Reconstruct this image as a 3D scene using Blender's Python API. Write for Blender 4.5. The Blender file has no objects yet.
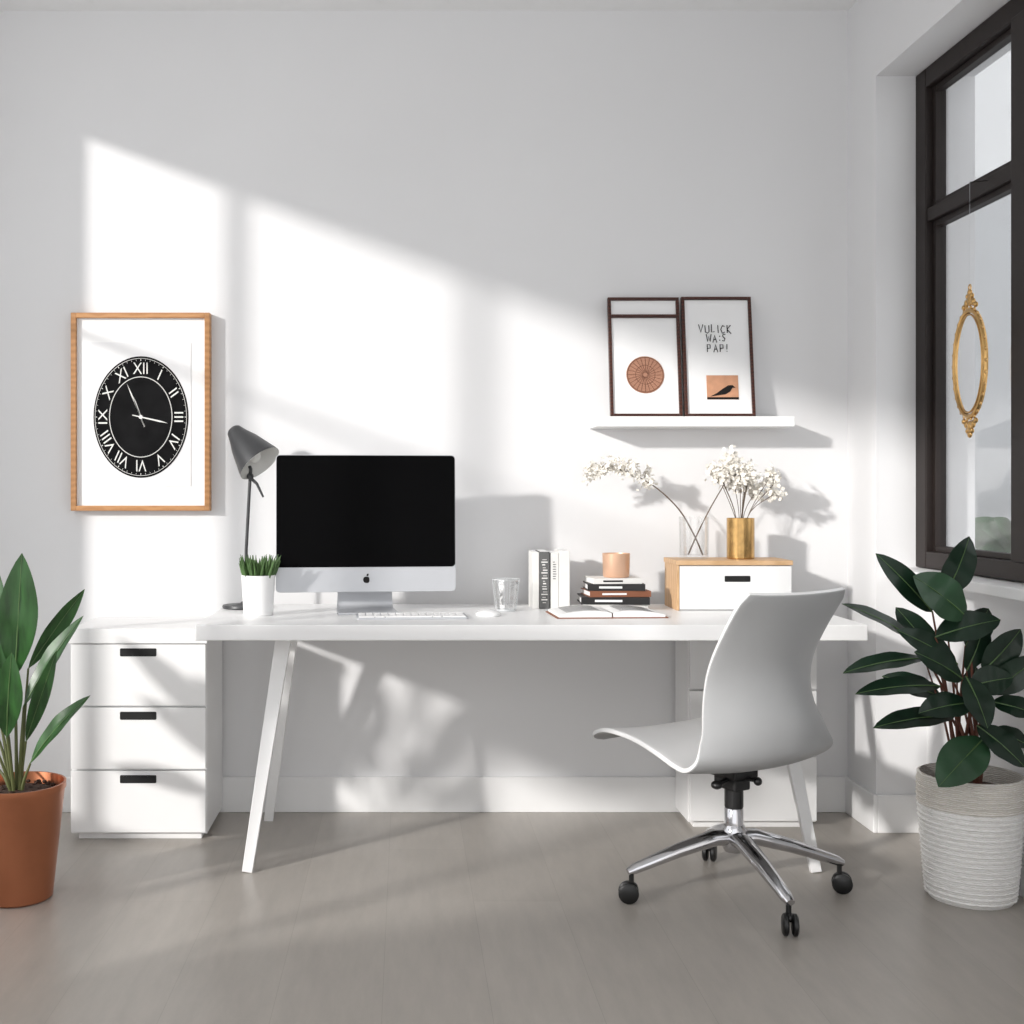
import bpy, math, random
from mathutils import Vector, Matrix, Euler
random.seed(7)
sc = bpy.context.scene
try:
    sc.view_settings.view_transform = 'Standard'
    sc.view_settings.look = 'None'
except Exception:
    pass
PI = math.pi

# ------------------------------------------------------------------ materials
def C(r, g, b):
    def f(v):
        v /= 255.0
        return v/12.92 if v <= 0.04045 else ((v+0.055)/1.055)**2.4
    return (f(r), f(g), f(b), 1.0)

def mat(name, col, rough=0.5, metal=0.0, var=0.04, scale=8.0, bump=0.0, bscale=60.0, stretch=(1, 1, 1), coat=0.0, spec=0.5):
    m = bpy.data.materials.new(name); m.use_nodes = True
    nt = m.node_tree; N = nt.nodes; L = nt.links
    b = N['Principled BSDF']
    b.inputs['Roughness'].default_value = rough
    b.inputs['Metallic'].default_value = metal
    b.inputs['Specular IOR Level'].default_value = spec
    if coat: b.inputs['Coat Weight'].default_value = coat
    tc = N.new('ShaderNodeTexCoord'); mp = N.new('ShaderNodeMapping')
    mp.inputs['Scale'].default_value = stretch
    L.new(tc.outputs['Object'], mp.inputs['Vector'])
    nz = N.new('ShaderNodeTexNoise'); nz.inputs['Scale'].default_value = scale; nz.inputs['Detail'].default_value = 4
    L.new(mp.outputs['Vector'], nz.inputs['Vector'])
    rp = N.new('ShaderNodeValToRGB')
    rp.color_ramp.elements[0].position = 0.3; rp.color_ramp.elements[1].position = 0.7
    rp.color_ramp.elements[0].color = (col[0]*(1-var), col[1]*(1-var), col[2]*(1-var), 1)
    rp.color_ramp.elements[1].color = (min(1, col[0]*(1+var)), min(1, col[1]*(1+var)), min(1, col[2]*(1+var)), 1)
    L.new(nz.outputs['Fac'], rp.inputs['Fac']); L.new(rp.outputs['Color'], b.inputs['Base Color'])
    if bump:
        n2 = N.new('ShaderNodeTexNoise'); n2.inputs['Scale'].default_value = bscale
        L.new(mp.outputs['Vector'], n2.inputs['Vector'])
        bp = N.new('ShaderNodeBump'); bp.inputs['Strength'].default_value = bump; bp.inputs['Distance'].default_value = 0.005
        L.new(n2.outputs['Fac'], bp.inputs['Height']); L.new(bp.outputs['Normal'], b.inputs['Normal'])
    return m

def glassmat(name, tint=(1, 1, 1, 1), base=0.04, gain=0.5):
    m = bpy.data.materials.new(name); m.use_nodes = True
    nt = m.node_tree; N = nt.nodes; L = nt.links
    N.remove(N['Principled BSDF'])
    out = N['Material Output']
    tr = N.new('ShaderNodeBsdfTransparent'); tr.inputs['Color'].default_value = tint
    gl = N.new('ShaderNodeBsdfGlossy'); gl.inputs['Roughness'].default_value = 0.03
    lw = N.new('ShaderNodeLayerWeight'); lw.inputs['Blend'].default_value = 0.35
    ma = N.new('ShaderNodeMath'); ma.operation = 'MULTIPLY_ADD'
    ma.inputs[1].default_value = gain; ma.inputs[2].default_value = base
    mx = N.new('ShaderNodeMixShader')
    L.new(lw.outputs['Facing'], ma.inputs[0]); L.new(ma.outputs[0], mx.inputs['Fac'])
    L.new(tr.outputs[0], mx.inputs[1]); L.new(gl.outputs[0], mx.inputs[2]); L.new(mx.outputs[0], out.inputs['Surface'])
    return m

def floormat():
    m = bpy.data.materials.new('floor_planks'); m.use_nodes = True
    nt = m.node_tree; N = nt.nodes; L = nt.links; b = N['Principled BSDF']
    tc = N.new('ShaderNodeTexCoord'); mp = N.new('ShaderNodeMapping')
    mp.inputs['Rotation'].default_value = (0, 0, PI/2); mp.inputs['Location'].default_value = (0.35, 0.07, 0)
    L.new(tc.outputs['Object'], mp.inputs['Vector'])
    br = N.new('ShaderNodeTexBrick'); br.offset = 0.37
    br.inputs['Scale'].default_value = 1; br.inputs['Brick Width'].default_value = 1.3; br.inputs['Row Height'].default_value = 0.24
    br.inputs['Mortar Size'].default_value = 0.0009; br.inputs['Mortar Smooth'].default_value = 0.6
    br.inputs['Color1'].default_value = C(174, 168, 161); br.inputs['Color2'].default_value = C(168, 162, 155)
    br.inputs['Mortar'].default_value = C(154, 148, 141)
    L.new(mp.outputs['Vector'], br.inputs['Vector'])
    mp2 = N.new('ShaderNodeMapping'); mp2.inputs['Scale'].default_value = (9, 1.6, 1)
    L.new(tc.outputs['Object'], mp2.inputs['Vector'])
    nz = N.new('ShaderNodeTexNoise'); nz.inputs['Scale'].default_value = 3; nz.inputs['Detail'].default_value = 8; nz.inputs['Roughness'].default_value = 0.65
    L.new(mp2.outputs['Vector'], nz.inputs['Vector'])
    rp = N.new('ShaderNodeValToRGB'); rp.color_ramp.elements[0].position = 0.25; rp.color_ramp.elements[1].position = 0.75
    rp.color_ramp.elements[0].color = (0.88, 0.88, 0.88, 1); rp.color_ramp.elements[1].color = (1.05, 1.045, 1.04, 1)
    L.new(nz.outputs['Fac'], rp.inputs['Fac'])
    mx = N.new('ShaderNodeMix'); mx.data_type = 'RGBA'; mx.blend_type = 'MULTIPLY'; mx.inputs['Factor'].default_value = 1
    L.new(br.outputs['Color'], mx.inputs['A']); L.new(rp.outputs['Color'], mx.inputs['B'])
    L.new(mx.outputs['Result'], b.inputs['Base Color'])
    b.inputs['Roughness'].default_value = 0.34
    bp = N.new('ShaderNodeBump'); bp.inputs['Strength'].default_value = 0.10; bp.inputs['Distance'].default_value = 0.002
    L.new(nz.outputs['Fac'], bp.inputs['Height']); L.new(bp.outputs['Normal'], b.inputs['Normal'])
    return m

def wavemat(name, c1, c2, kind='BANDS', scale=20, dist=3, rough=0.5, direction='X', metal=0, bump=0.0):
    m = bpy.data.materials.new(name); m.use_nodes = True
    nt = m.node_tree; N = nt.nodes; L = nt.links; b = N['Principled BSDF']
    tc = N.new('ShaderNodeTexCoord'); wv = N.new('ShaderNodeTexWave'); wv.wave_type = kind
    if kind == 'BANDS': wv.bands_direction = direction
    else: wv.rings_direction = direction
    wv.inputs['Scale'].default_value = scale; wv.inputs['Distortion'].default_value = dist; wv.inputs['Detail'].default_value = 3
    L.new(tc.outputs['Object'], wv.inputs['Vector'])
    rp = N.new('ShaderNodeValToRGB'); rp.color_ramp.elements[0].color = c1; rp.color_ramp.elements[1].color = c2
    L.new(wv.outputs['Fac'], rp.inputs['Fac']); L.new(rp.outputs['Color'], b.inputs['Base Color'])
    b.inputs['Roughness'].default_value = rough; b.inputs['Metallic'].default_value = metal
    if bump:
        bp = N.new('ShaderNodeBump'); bp.inputs['Strength'].default_value = bump; bp.inputs['Distance'].default_value = 0.004
        L.new(wv.outputs['Fac'], bp.inputs['Height']); L.new(bp.outputs['Normal'], b.inputs['Normal'])
    return m

M_wall = mat('wall_paint', C(228, 228, 229), 0.85, var=0.012, scale=1.5, bump=0.04, bscale=220)
M_ceil = mat('ceiling_paint', C(240, 240, 240), 0.9, var=0.01)
M_trim = mat('trim_paint', C(236, 236, 236), 0.45, var=0.01)
M_floor = floormat()
M_white = mat('white_lacquer', C(240, 240, 240), 0.35, var=0.01)
M_white2 = mat('white_gloss', C(244, 244, 244), 0.25, var=0.01)
M_black = mat('black_slot', C(12, 12, 13), 0.6)
M_screen = mat('screen_black', C(3, 3, 4), 0.6, var=0.0, spec=0.06)
M_alu = mat('aluminium', C(190, 192, 196), 0.38, metal=0.35, var=0.01)
M_chrome = mat('chrome', C(205, 205, 208), 0.10, metal=1.0, var=0.02)
M_plastic = mat('chair_shell_outer_shaded', C(172, 173, 174), 0.42, var=0.01)  # outer side greyed to carry the shade on the chair back
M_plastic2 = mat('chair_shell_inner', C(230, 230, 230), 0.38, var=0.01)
M_rubber = mat('caster_rubber', C(16, 16, 17), 0.4)
M_darkframe = mat('window_frame_dark', C(36, 29, 27), 0.5, var=0.08, spec=0.3)
M_oak = wavemat('oak_frame', C(190, 140, 92), C(172, 122, 76), scale=14, dist=5, direction='Z')
M_pine = wavemat('pine_lid', C(214, 178, 138), C(198, 160, 118), scale=12, dist=6, direction='Y')
M_walnut = wavemat('walnut_frame', C(80, 40, 28), C(52, 24, 16), scale=25, dist=3, direction='Z', rough=0.35)
M_paper = mat('paper', C(240, 240, 240), 0.8, var=0.006)
M_print = mat('print_paper', C(228, 228, 229), 0.8, var=0.006)
M_clock = mat('clock_face', C(24, 24, 25), 0.9, var=0.35, scale=14, spec=0.1)
M_clock2 = mat('clock_ring', C(20, 20, 21), 0.9, var=0.35, scale=22, spec=0.1)
M_ink = mat('ink_white', C(225, 225, 222), 0.8, var=0.05)
M_inkb = mat('ink_black', C(30, 28, 28), 0.8, spec=0.2)
M_copperprint = wavemat('medallion_print', C(176, 130, 106), C(156, 110, 88), 'RINGS', 60, 6, 0.7, 'Y')
M_medline = mat('medallion_line', C(96, 58, 42), 0.8)
M_sunset = mat('sunset_print', C(200, 148, 116), 0.8, var=0.12, scale=30)
M_copper = mat('copper', C(186, 122, 90), 0.36, metal=0.9, var=0.08)
M_rose = mat('rose_gold_cup', C(222, 182, 154), 0.4, metal=0.45, var=0.03)
M_gold = mat('gold', C(196, 158, 102), 0.25, metal=0.95, var=0.18, scale=40)
M_lamp = mat('lamp_grey', C(62, 63, 65), 0.4, metal=0.2, var=0.03)
M_lampin = mat('lamp_inner', C(225, 224, 220), 0.5, var=0.01)
M_soil = mat('soil', C(58, 40, 30), 0.95, var=0.4, scale=60, bump=1.0, bscale=80)
M_leafR = mat('ficus_leaf', C(22, 44, 30), 0.30, var=0.28, scale=9)
M_leafR2 = mat('ficus_leaf_light', C(44, 76, 50), 0.32, var=0.2, scale=9)
M_leafS = mat('shrub_leaf', C(58, 98, 60), 0.5, var=0.3, scale=9)
M_leafL = mat('dracaena_leaf', C(40, 78, 34), 0.35, var=0.45, scale=14, stretch=(3, 3, 0.6))
M_rib = mat('leaf_rib', C(84, 112, 66), 0.5)
M_stem = mat('plant_stem', C(104, 60, 44), 0.6, var=0.2)
M_stemg = mat('green_stem', C(90, 96, 56), 0.6, var=0.2)
M_twig = mat('twig', C(96, 80, 66), 0.7, var=0.2)
M_petal = mat('petal', C(244, 240, 232), 0.7, var=0.03)
M_succ = mat('succulent', C(70, 100, 52), 0.5, var=0.25, scale=30)
M_rope = wavemat('woven_pot', C(252, 251, 250), C(240, 238, 234), scale=55, dist=7, direction='Z', rough=0.85, bump=0.4)
M_rope2 = wavemat('woven_pot_band', C(246, 243, 238), C(222, 215, 204), scale=60, dist=5, direction='Z', rough=0.85, bump=0.6)
M_glass = glassmat('clear_glass', base=0.05, gain=0.45)
M_pane = glassmat('window_glass', tint=(0.94, 0.945, 0.95, 1), base=0.06, gain=0.30)
M_bk1 = mat('book_grey', C(96, 96, 96), 0.7)
M_bk2 = mat('book_dark', C(32, 31, 32), 0.6)
M_bk3 = mat('book_brown', C(134, 84, 60), 0.7)
M_bk4 = mat('book_light', C(226, 225, 222), 0.7)
M_exter = mat('exterior_render', C(196, 198, 200), 0.9, var=0.02)

# ------------------------------------------------------------------ mesh builder
class MB:
    def __init__(s): s.v = []; s.f = []; s.m = []
    def add(s, vs, fs, mi=0, M=None):
        o = len(s.v)
        for p in vs:
            p = Vector(p)
            s.v.append(M @ p if M is not None else p)
        for f in fs:
            s.f.append([i+o for i in f]); s.m.append(mi)
    def box(s, x0, x1, y0, y1, z0, z1, mi=0, M=None):
        vs = [(x0,y0,z0),(x1,y0,z0),(x1,y1,z0),(x0,y1,z0),(x0,y0,z1),(x1,y0,z1),(x1,y1,z1),(x0,y1,z1)]
        s.add(vs, [(0,3,2,1),(4,5,6,7),(0,1,5,4),(1,2,6,5),(2,3,7,6),(3,0,4,7)], mi, M)
    def lathe(s, prof, n=40, mi=0, M=None, caps=True):
        vs = []; fs = []
        for r, z in prof:
            for i in range(n):
                a = 2*PI*i/n; vs.append((r*math.cos(a), r*math.sin(a), z))
        for j in range(len(prof)-1):
            for i in range(n):
                k = (i+1) % n
                fs.append((j*n+i, j*n+k, (j+1)*n+k, (j+1)*n+i))
        if caps:
            if prof[0][0] > 1e-5: fs.append(tuple(reversed(range(n))))
            if prof[-1][0] > 1e-5: fs.append(tuple(range((len(prof)-1)*n, len(prof)*n)))
        s.add(vs, fs, mi, M)
    def tube(s, pts, rad, n=10, mi=0, M=None, flat=1.0, up=None):
        pts = [Vector(p) for p in pts]
        if not isinstance(rad, (list, tuple)): rad = [rad]*len(pts)
        vs = []; fs = []; prev = None
        for i, p in enumerate(pts):
            t = (pts[min(i+1, len(pts)-1)] - pts[max(i-1, 0)]).normalized()
            if prev is None:
                u = Vector(up) if up else (Vector((0, 0, 1)) if abs(t.z) < 0.9 else Vector((0, 1, 0)))
            else: u = prev
            a = (u - t*u.dot(t)).normalized(); b = t.cross(a); prev = a
            for k in range(n):
                an = 2*PI*k/n + PI/n
                vs.append(p + a*(math.cos(an)*rad[i]*flat) + b*(math.sin(an)*rad[i]))
        for j in range(len(pts)-1):
            for k in range(n):
                q = (k+1) % n
                fs.append((j*n+k, j*n+q, (j+1)*n+q, (j+1)*n+k))
        fs.append(tuple(reversed(range(n)))); fs.append(tuple(range((len(pts)-1)*n, len(pts)*n)))
        s.add(vs, fs, mi, M)
    def rprism(s, cx, cz, w, h, r, y0, y1, mi=0, M=None, seg=6):
        ring = []
        for (sx, sz, a0) in ((1, 1, 0), (-1, 1, PI/2), (-1, -1, PI), (1, -1, 1.5*PI)):
            for k in range(seg+1):
                a = a0 + PI/2*k/seg
                ring.append((cx+sx*(w/2-r)+r*math.cos(a), cz+sz*(h/2-r)+r*math.sin(a)))
        n = len(ring)
        vs = [(x, y0, z) for x, z in ring] + [(x, y1, z) for x, z in ring]
        fs = [tuple(range(n)), tuple(reversed(range(n, 2*n)))]
        for i in range(n):
            k = (i+1) % n; fs.append((i, i+n, k+n, k))
        s.add(vs, fs, mi, M)
    def ell(s, c, rx, ry, rz, mi=0, nu=12, nv=8, M=None):
        vs = []; fs = []
        for j in range(nv+1):
            th = PI*j/nv
            for i in range(nu):
                a = 2*PI*i/nu
                vs.append((c[0]+rx*math.sin(th)*math.cos(a), c[1]+ry*math.sin(th)*math.sin(a), c[2]+rz*math.cos(th)))
        for j in range(nv):
            for i in range(nu):
                k = (i+1) % nu
                fs.append((j*nu+i, (j+1)*nu+i, (j+1)*nu+k, j*nu+k))
        s.add(vs, fs, mi, M)
    def ring(s, rx, rz, r, y=0, mi=0, n=64, cx=0, cz=0, k=8, M=None):
        vs = []; fs = []
        for i in range(n):
            a = 2*PI*i/n; nx, nz = math.cos(a), math.sin(a)
            for j in range(k):
                b = 2*PI*j/k
                vs.append((cx+nx*(rx+r*math.cos(b)), y+r*math.sin(b), cz+nz*(rz+r*math.cos(b))))
        for i in range(n):
            for j in range(k):
                i2 = (i+1) % n; j2 = (j+1) % k
                fs.append((i*k+j, i2*k+j, i2*k+j2, i*k+j2))
        s.add(vs, fs, mi, M)
    def disc(s, rx, rz, y0, y1, mi=0, n=64, cx=0, cz=0):
        vs = [(cx+rx*math.cos(2*PI*i/n), y0, cz+rz*math.sin(2*PI*i/n)) for i in range(n)]
        vs += [(x, y1, z) for x, _, z in vs]
        fs = [tuple(range(n)), tuple(reversed(range(n, 2*n)))] + [(i, i+n, (i+1) % n+n, (i+1) % n) for i in range(n)]
        s.add(vs, fs, mi)
    def leaf(s, base, tip, width, nrm=(0, -1, 0.3), arch=0.1, fold=0.18, mi=0, rib=None, peak=0.5, nu=14, nv=6, sharp=1.0):
        base = Vector(base); tip = Vector(tip); d = tip-base; L = d.length; t = d.normalized()
        nr = Vector(nrm); nr = (nr - t*nr.dot(t)).normalized(); side = t.cross(nr)
        vs = []; fs = []; mid = []
        for i in range(nu+1):
            q = i/nu
            p = base + d*q + nr*(arch*L*4*q*(1-q)*0.5)
            qq = q**(math.log(0.5)/math.log(peak))
            w = width/2*max(0.0, math.sin(PI*qq))**sharp + 0.0006
            mid.append(p)
            for j in range(nv+1):
                u = 2*j/nv-1
                vs.append(p + side*(w*u) + nr*(fold*w*abs(u) + 0.05*w*math.sin(q*17+u*2)))
        for i in range(nu):
            for j in range(nv):
                a = i*(nv+1)+j
                fs.append((a, a+1, a+nv+2, a+nv+1))
        s.add(vs, fs, mi)
        if rib is not None:
            s.tube([p+nr*0.0012 for p in mid], [0.0024*(1-0.75*i/nu)*min(1, width/0.07) for i in range(nu+1)], n=5, mi=rib)
    def obj(s, name, mats, group=None, smooth=False, bevel=0.0, bseg=2, loc=None):
        me = bpy.data.meshes.new(name)
        me.from_pydata([tuple(v) for v in s.v], [], s.f)
        if not isinstance(mats, (list, tuple)): mats = [mats]
        for m in mats: me.materials.append(m)
        for p, mi in zip(me.polygons, s.m):
            p.material_index = mi; p.use_smooth = bool(smooth)
        me.update()
        o = bpy.data.objects.new(name, me); sc.collection.objects.link(o)
        if group is not None: o.parent = group
        if loc: o.location = loc
        if smooth:
            try:
                me.set_sharp_from_angle(angle=math.radians(40))
            except Exception: pass
        if bevel:
            b = o.modifiers.new('bevel', 'BEVEL'); b.width = bevel; b.segments = bseg; b.limit_method = 'ANGLE'
        return o

def group(name, loc, rz=0.0):
    e = bpy.data.objects.new(name, None); e.empty_display_size = 0.1
    e.location = loc; e.rotation_euler = (0, 0, rz); sc.collection.objects.link(e); return e

def sbox(name, x0, x1, y0, y1, z0, z1, m, g=None, bevel=0.0):
    b = MB(); cx, cy, cz = (x0+x1)/2, (y0+y1)/2, (z0+z1)/2
    b.box(x0-cx, x1-cx, y0-cy, y1-cy, z0-cz, z1-cz)
    return b.obj(name, m, g, bevel=bevel, loc=(cx, cy, cz))

def txt(body, size, x, z, y, m, g, name, sx=1.0, sz=1.0, rot=0.0, shear=0.0, ext=0.0004, bold=0.0):
    cu = bpy.data.curves.new('t', 'FONT'); cu.body = body; cu.size = size; cu.align_x = 'CENTER'; cu.align_y = 'CENTER'
    cu.extrude = ext; cu.shear = shear; cu.offset = bold
    ob = bpy.data.objects.new('t', cu); sc.collection.objects.link(ob)
    bpy.context.view_layer.update()
    me = bpy.data.meshes.new_from_object(ob.evaluated_get(bpy.context.evaluated_depsgraph_get()))
    bpy.data.objects.remove(ob)
    for v in me.vertices:
        a, b, c = v.co
        xr = a*math.cos(rot)-b*math.sin(rot); zr = a*math.sin(rot)+b*math.cos(rot)
        v.co = (xr*sx, -c, zr*sz)
    me.materials.clear(); me.materials.append(m)
    o = bpy.data.objects.new(name, me); sc.collection.objects.link(o); o.parent = g; o.location = (x, y, z)
    return o

def cr(P, n):
    """Catmull-Rom through tuples"""
    out = []
    P = [Vector(p) for p in P]
    Q = [P[0]*2-P[1]] + P + [P[-1]*2-P[-2]]
    segs = len(P)-1
    for i in range(n+1):
        t = i/n*segs; k = min(int(t), segs-1); u = t-k
        a, b, c, d = Q[k], Q[k+1], Q[k+2], Q[k+3]
        out.append(0.5*((2*b)+(c-a)*u+(2*a-5*b+4*c-d)*u*u+(3*b-a-3*c+d)*u**3))
    return out

def slab_poly(b, lower, upper, x0, x1):
    """vertical slab in a YZ plane between two poly-lines with matching vertex counts"""
    n = len(lower)
    vs = [(x0, y, z) for y, z in lower] + [(x0, y, z) for y, z in upper] + [(x1, y, z) for y, z in lower] + [(x1, y, z) for y, z in upper]
    fs = []
    for i in range(n-1):
        fs += [(i, i+1, n+i+1, n+i), (2*n+i, 3*n+i, 3*n+i+1, 2*n+i+1), (n+i, n+i+1, 3*n+i+1, 3*n+i), (i, 2*n+i, 2*n+i+1, i+1)]
    fs += [(0, n, 3*n, 2*n), (n-1, 3*n-1, 4*n-1, 2*n-1)]
    b.add(vs, fs)

# ------------------------------------------------------------------ room
YB = 4.255; ZC = 2.84; XR = 1.57; XN = 1.74; XL = -1.75; YN = -1.0
sbox('floor', -1.86, 1.90, YN, YB+0.1, -0.1, 0, M_floor)
sbox('ceiling', -1.86, 1.90, YN, YB+0.1, ZC, ZC+0.1, M_ceil)
sbox('wall_back', -1.86, 1.90, YB, YB+0.1, 0, ZC, M_wall)
b = MB()
b.box(XR, 1.90, 4.0, YB, 0, ZC)
b.box(XR, 1.90, YN, 4.0, 2.52, ZC)
b.box(XN, 1.90, YN, 4.0, 0, 0.88)
b.box(XN, 1.90, YN, 1.5, 0.88, 2.52)
b.obj('wall_right', M_wall)
b = MB()
WT = 2.645
b.box(XL-0.06, XL, 3.726, YB, 0, ZC)
b.box(XL-0.06, XL, 0.7, 3.726, WT, ZC)
b.box(XL-0.06, XL, 0.7, 3.726, 0, 0.30)
b.box(XL-0.06, XL, YN, 0.7, 0, ZC)
b.obj('wall_left', M_wall)
g = group('window_1', (XL-0.03, 2.3, 1.5))
b = MB()
def wb(y0, y1, z0, z1): b.box(-0.02, 0.02, y0-2.3, y1-2.3, z0-1.5, z1-1.5)
wb(3.235, 3.27, 0.30, WT); wb(2.505, 2.555, 0.30, WT); wb(1.30, 1.34, 0.30, WT)
wb(0.7, 3.726, 1.93, 1.942)
b.obj('frame', M_trim, g)
# unseen sun blockers added beyond left window, shaping light on floor and under desk
g = group('added_sun_blocker', (-1.925, 2.0, 0))
b = MB()
pts = [(0.2, 1.62), (1.196, 0.96), (1.416, 0.80), (1.656, 0.62), (1.856, 0.45), (3.9, 0.37)]
slab_poly(b, [(y-2.0, 0) for y, z in pts], [(y-2.0, z) for y, z in pts], -0.025, 0.025)
b.obj('floor_sun_blocker', M_exter, g)  # added slab, its sloped top trims the sun patch on the floor
b = MB()
lo = [(1.36, 1.29), (1.76, 1.12), (2.036, 1.02), (2.476, 1.06)]
up = [(1.36, 1.70), (1.76, 1.56), (2.206, 1.38), (2.476, 1.19)]
slab_poly(b, [(y-2.0, z) for y, z in lo], [(y-2.0, z) for y, z in up], -0.012, 0.012)
b.obj('under_desk_sun_blocker', M_exter, g)  # added board, keeps sun off the wall below the desk
b = MB()
b.box(-0.012, 0.012, 1.80-2.0, 1.84-2.0, 0.40, 1.2); b.box(-0.012, 0.012, 1.38-2.0, 1.41-2.0, 0.7, 1.35); b.box(-0.01, 0.01, 2.45-2.0, 2.465-2.0, 0.35, 1.1)
b.obj('blocker_posts', M_exter, g)

# baseboards
sbox('baseboard_back', XL, XR, YB-0.014, YB, 0, 0.125, M_trim, bevel=0.003)
b = MB()
b.box(XR-0.014, XR, 3.986, YB-0.014, 0, 0.125); b.box(XR, XN, 3.986, 4.0, 0, 0.125); b.box(XN-0.014, XN, YN, 3.986, 0, 0.125)
b.obj('baseboard_right', M_trim, bevel=0.003)

# right window
g = group('window_2', (1.735, 2.8, 1.7))
def fr(bb, y0, y1, z0, z1, x0=-0.035, x1=0.035): bb.box(x0, x1, y0-2.8, y1-2.8, z0-1.7, z1-1.7)
b = MB()
fr(b, 3.92, 3.998, 0.885, 2.518); fr(b, 1.502, 1.58, 0.885, 2.518)
fr(b, 1.58, 3.92, 2.455, 2.518); fr(b, 1.58, 3.92, 0.885, 0.94)
fr(b, 3.25, 3.35, 0.94, 2.455, -0.045, 0.035); fr(b, 2.35, 2.45, 0.94, 2.455, -0.045, 0.035)
fr(b, 1.58, 3.92, 2.015, 2.06, -0.03, 0.03)
b.obj('outer_frame', M_darkframe, g, bevel=0.004)
b = MB()
for (y0, y1) in ((3.35, 3.92), (2.45, 3.25), (1.58, 2.35)):
    for (z0, z1) in ((0.94, 2.015), (2.06, 2.455)):
        fr(b, y1-0.022, y1, z0, z1, -0.012, 0.02); fr(b, y0, y0+0.022, z0, z1, -0.012, 0.02)
        fr(b, y0+0.022, y1-0.022, z1-0.018, z1, -0.012, 0.02); fr(b, y0+0.022, y1-0.022, z0, z0+0.018, -0.012, 0.02)
b.obj('sash', M_darkframe, g, bevel=0.002)
b = MB()
for (y0, y1) in ((3.35, 3.92), (2.45, 3.25), (1.58, 2.35)):
    for (z0, z1) in ((0.94, 2.015), (2.06, 2.455)):
        fr(b, y0+0.01, y1-0.01, z0+0.01, z1-0.01, 0.003, 0.006)
b.obj('panes', M_pane, g)
sbox('trim_1', 1.60, 1.76, 1.5, 3.998, 0.85, 0.882, M_trim, bevel=0.004)   # window sill
sbox('wall_exterior', 1.92, 5.2, 5.3, 5.4, 0, 4.2, M_exter)
# shrub outside the window
g = group('garden_shrub', (2.54, 4.85, 0))
b = MB(); st = MB()
for k in range(120):
    a = random.uniform(0, 2*PI); zz = random.uniform(0.35, 0.98); r = random.uniform(0.02, 0.14)
    bs = (r*math.cos(a), r*math.sin(a), zz)
    tp = ((r+0.15)*math.cos(a), (r+0.12)*math.sin(a), zz+random.uniform(0.02, 0.16))
    b.leaf(bs, tp, 0.10, nrm=(0, -0.8, 0.6), arch=0.1, mi=0, sharp=0.8)
for k in range(9):
    a = 2*PI*k/9; st.tube([(0.03*math.cos(a), 0.03*math.sin(a), 0.0), (0.05*math.cos(a), 0.05*math.sin(a), 0.5), (0.09*math.cos(a), 0.09*math.sin(a), 0.95)], 0.007, n=6)
b.obj('leaves', M_leafS, g, smooth=True); st.obj('stems', M_stemg, g, smooth=True)
sbox('ground_exterior', 1.92, 5.2, 1.0, 5.3, -0.1, 0, M_exter)

# hanging gold oval mirror in the window
g = group('hanging_gold_mirror', (1.652, 3.51, 1.51), rz=-PI/2)
b = MB()
b.ring(0.095, 0.155, 0.008, n=64); b.ring(0.083, 0.143, 0.003, y=-0.004, n=64)
for a in range(0, 360, 12):
    t = math.radians(a); b.ell((0.103*math.cos(t), -0.002, 0.163*math.sin(t)), 0.005, 0.004, 0.006, nu=6, nv=4)
for sgn in (1, -1):
    for (x, z, r) in ((0, 0.185, 0.016), (-0.02, 0.178, 0.011), (0.02, 0.178, 0.011), (0, 0.207, 0.010), (-0.036, 0.168, 0.008), (0.036, 0.168, 0.008), (-0.012, 0.197, 0.008), (0.012, 0.197, 0.008)):
        b.ell((x, 0, sgn*z), r, 0.007, r*1.1, nu=10, nv=6)
b.ring(0.007, 0.009, 0.002, n=20, cz=0.222)
b.obj('gilt_frame', M_gold, g, smooth=True)
b = MB(); b.tube([(0, 0, 0.23), (0, 0, 0.53)], 0.0005, n=6); b.obj('cord', M_alu, g)
b = MB(); b.tube([(0, 0, 0.53), (0, 0.0525, 0.535)], 0.002, n=6); b.obj('hook', M_darkframe, g)

# ------------------------------------------------------------------ clock picture
g = group('framed_clock_print', (-0.930, YB-0.022, 1.415))
W, H, T = 0.488, 0.696, 0.018
b = MB()
b.box(-W/2, -W/2+T, -0.02, 0.022, -H/2, H/2); b.box(W/2-T, W/2, -0.02, 0.022, -H/2, H/2)
b.box(-W/2+T, W/2-T, -0.02, 0.022, H/2-T, H/2); b.box(-W/2+T, W/2-T, -0.02, 0.022, -H/2, -H/2+T)
b.obj('frame', M_oak, g, bevel=0.0015)
b = MB(); b.box(-W/2+T, W/2-T, -0.004, 0.02, -H/2+T, H/2-T); b.obj('mat_board', M_paper, g)
b = MB(); b.box(-0.176, 0.176, -0.006, -0.004, -0.262, 0.245); b.obj('print', M_print, g)
rx, rz = 0.167, 0.214; cz0 = -0.018; cx0 = 0.0
b = MB(); b.disc(rx, rz, -0.0075, -0.006, cz=cz0); b.disc(rx*0.67, rz*0.67, -0.0085, -0.0075, cz=cz0, mi=1); b.obj('dial', [M_clock2, M_clock], g)
b = MB()
b.ring(rx*0.965, rz*0.965, 0.0009, y=-0.0085, cz=cz0, k=5); b.ring(rx*0.66, rz*0.66, 0.0016, y=-0.0085, cz=cz0, k=5)
def hand(ang, ln, w):
    a = math.radians(ang); d = Vector((math.sin(a)*rx, 0, math.cos(a)*rz)); e = d.normalized(); p = Vector((e.z, 0, -e.x))
    base = Vector((0, -0.010, cz0)); t = base+d*ln
    vs = [base-d*0.18-p*w*0.5, base-d*0.18+p*w*0.5, base+d*ln*0.7+p*w*0.9, t, base+d*ln*0.7-p*w*0.9]
    b.add(vs, [(0, 1, 2, 3, 4)])
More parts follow.
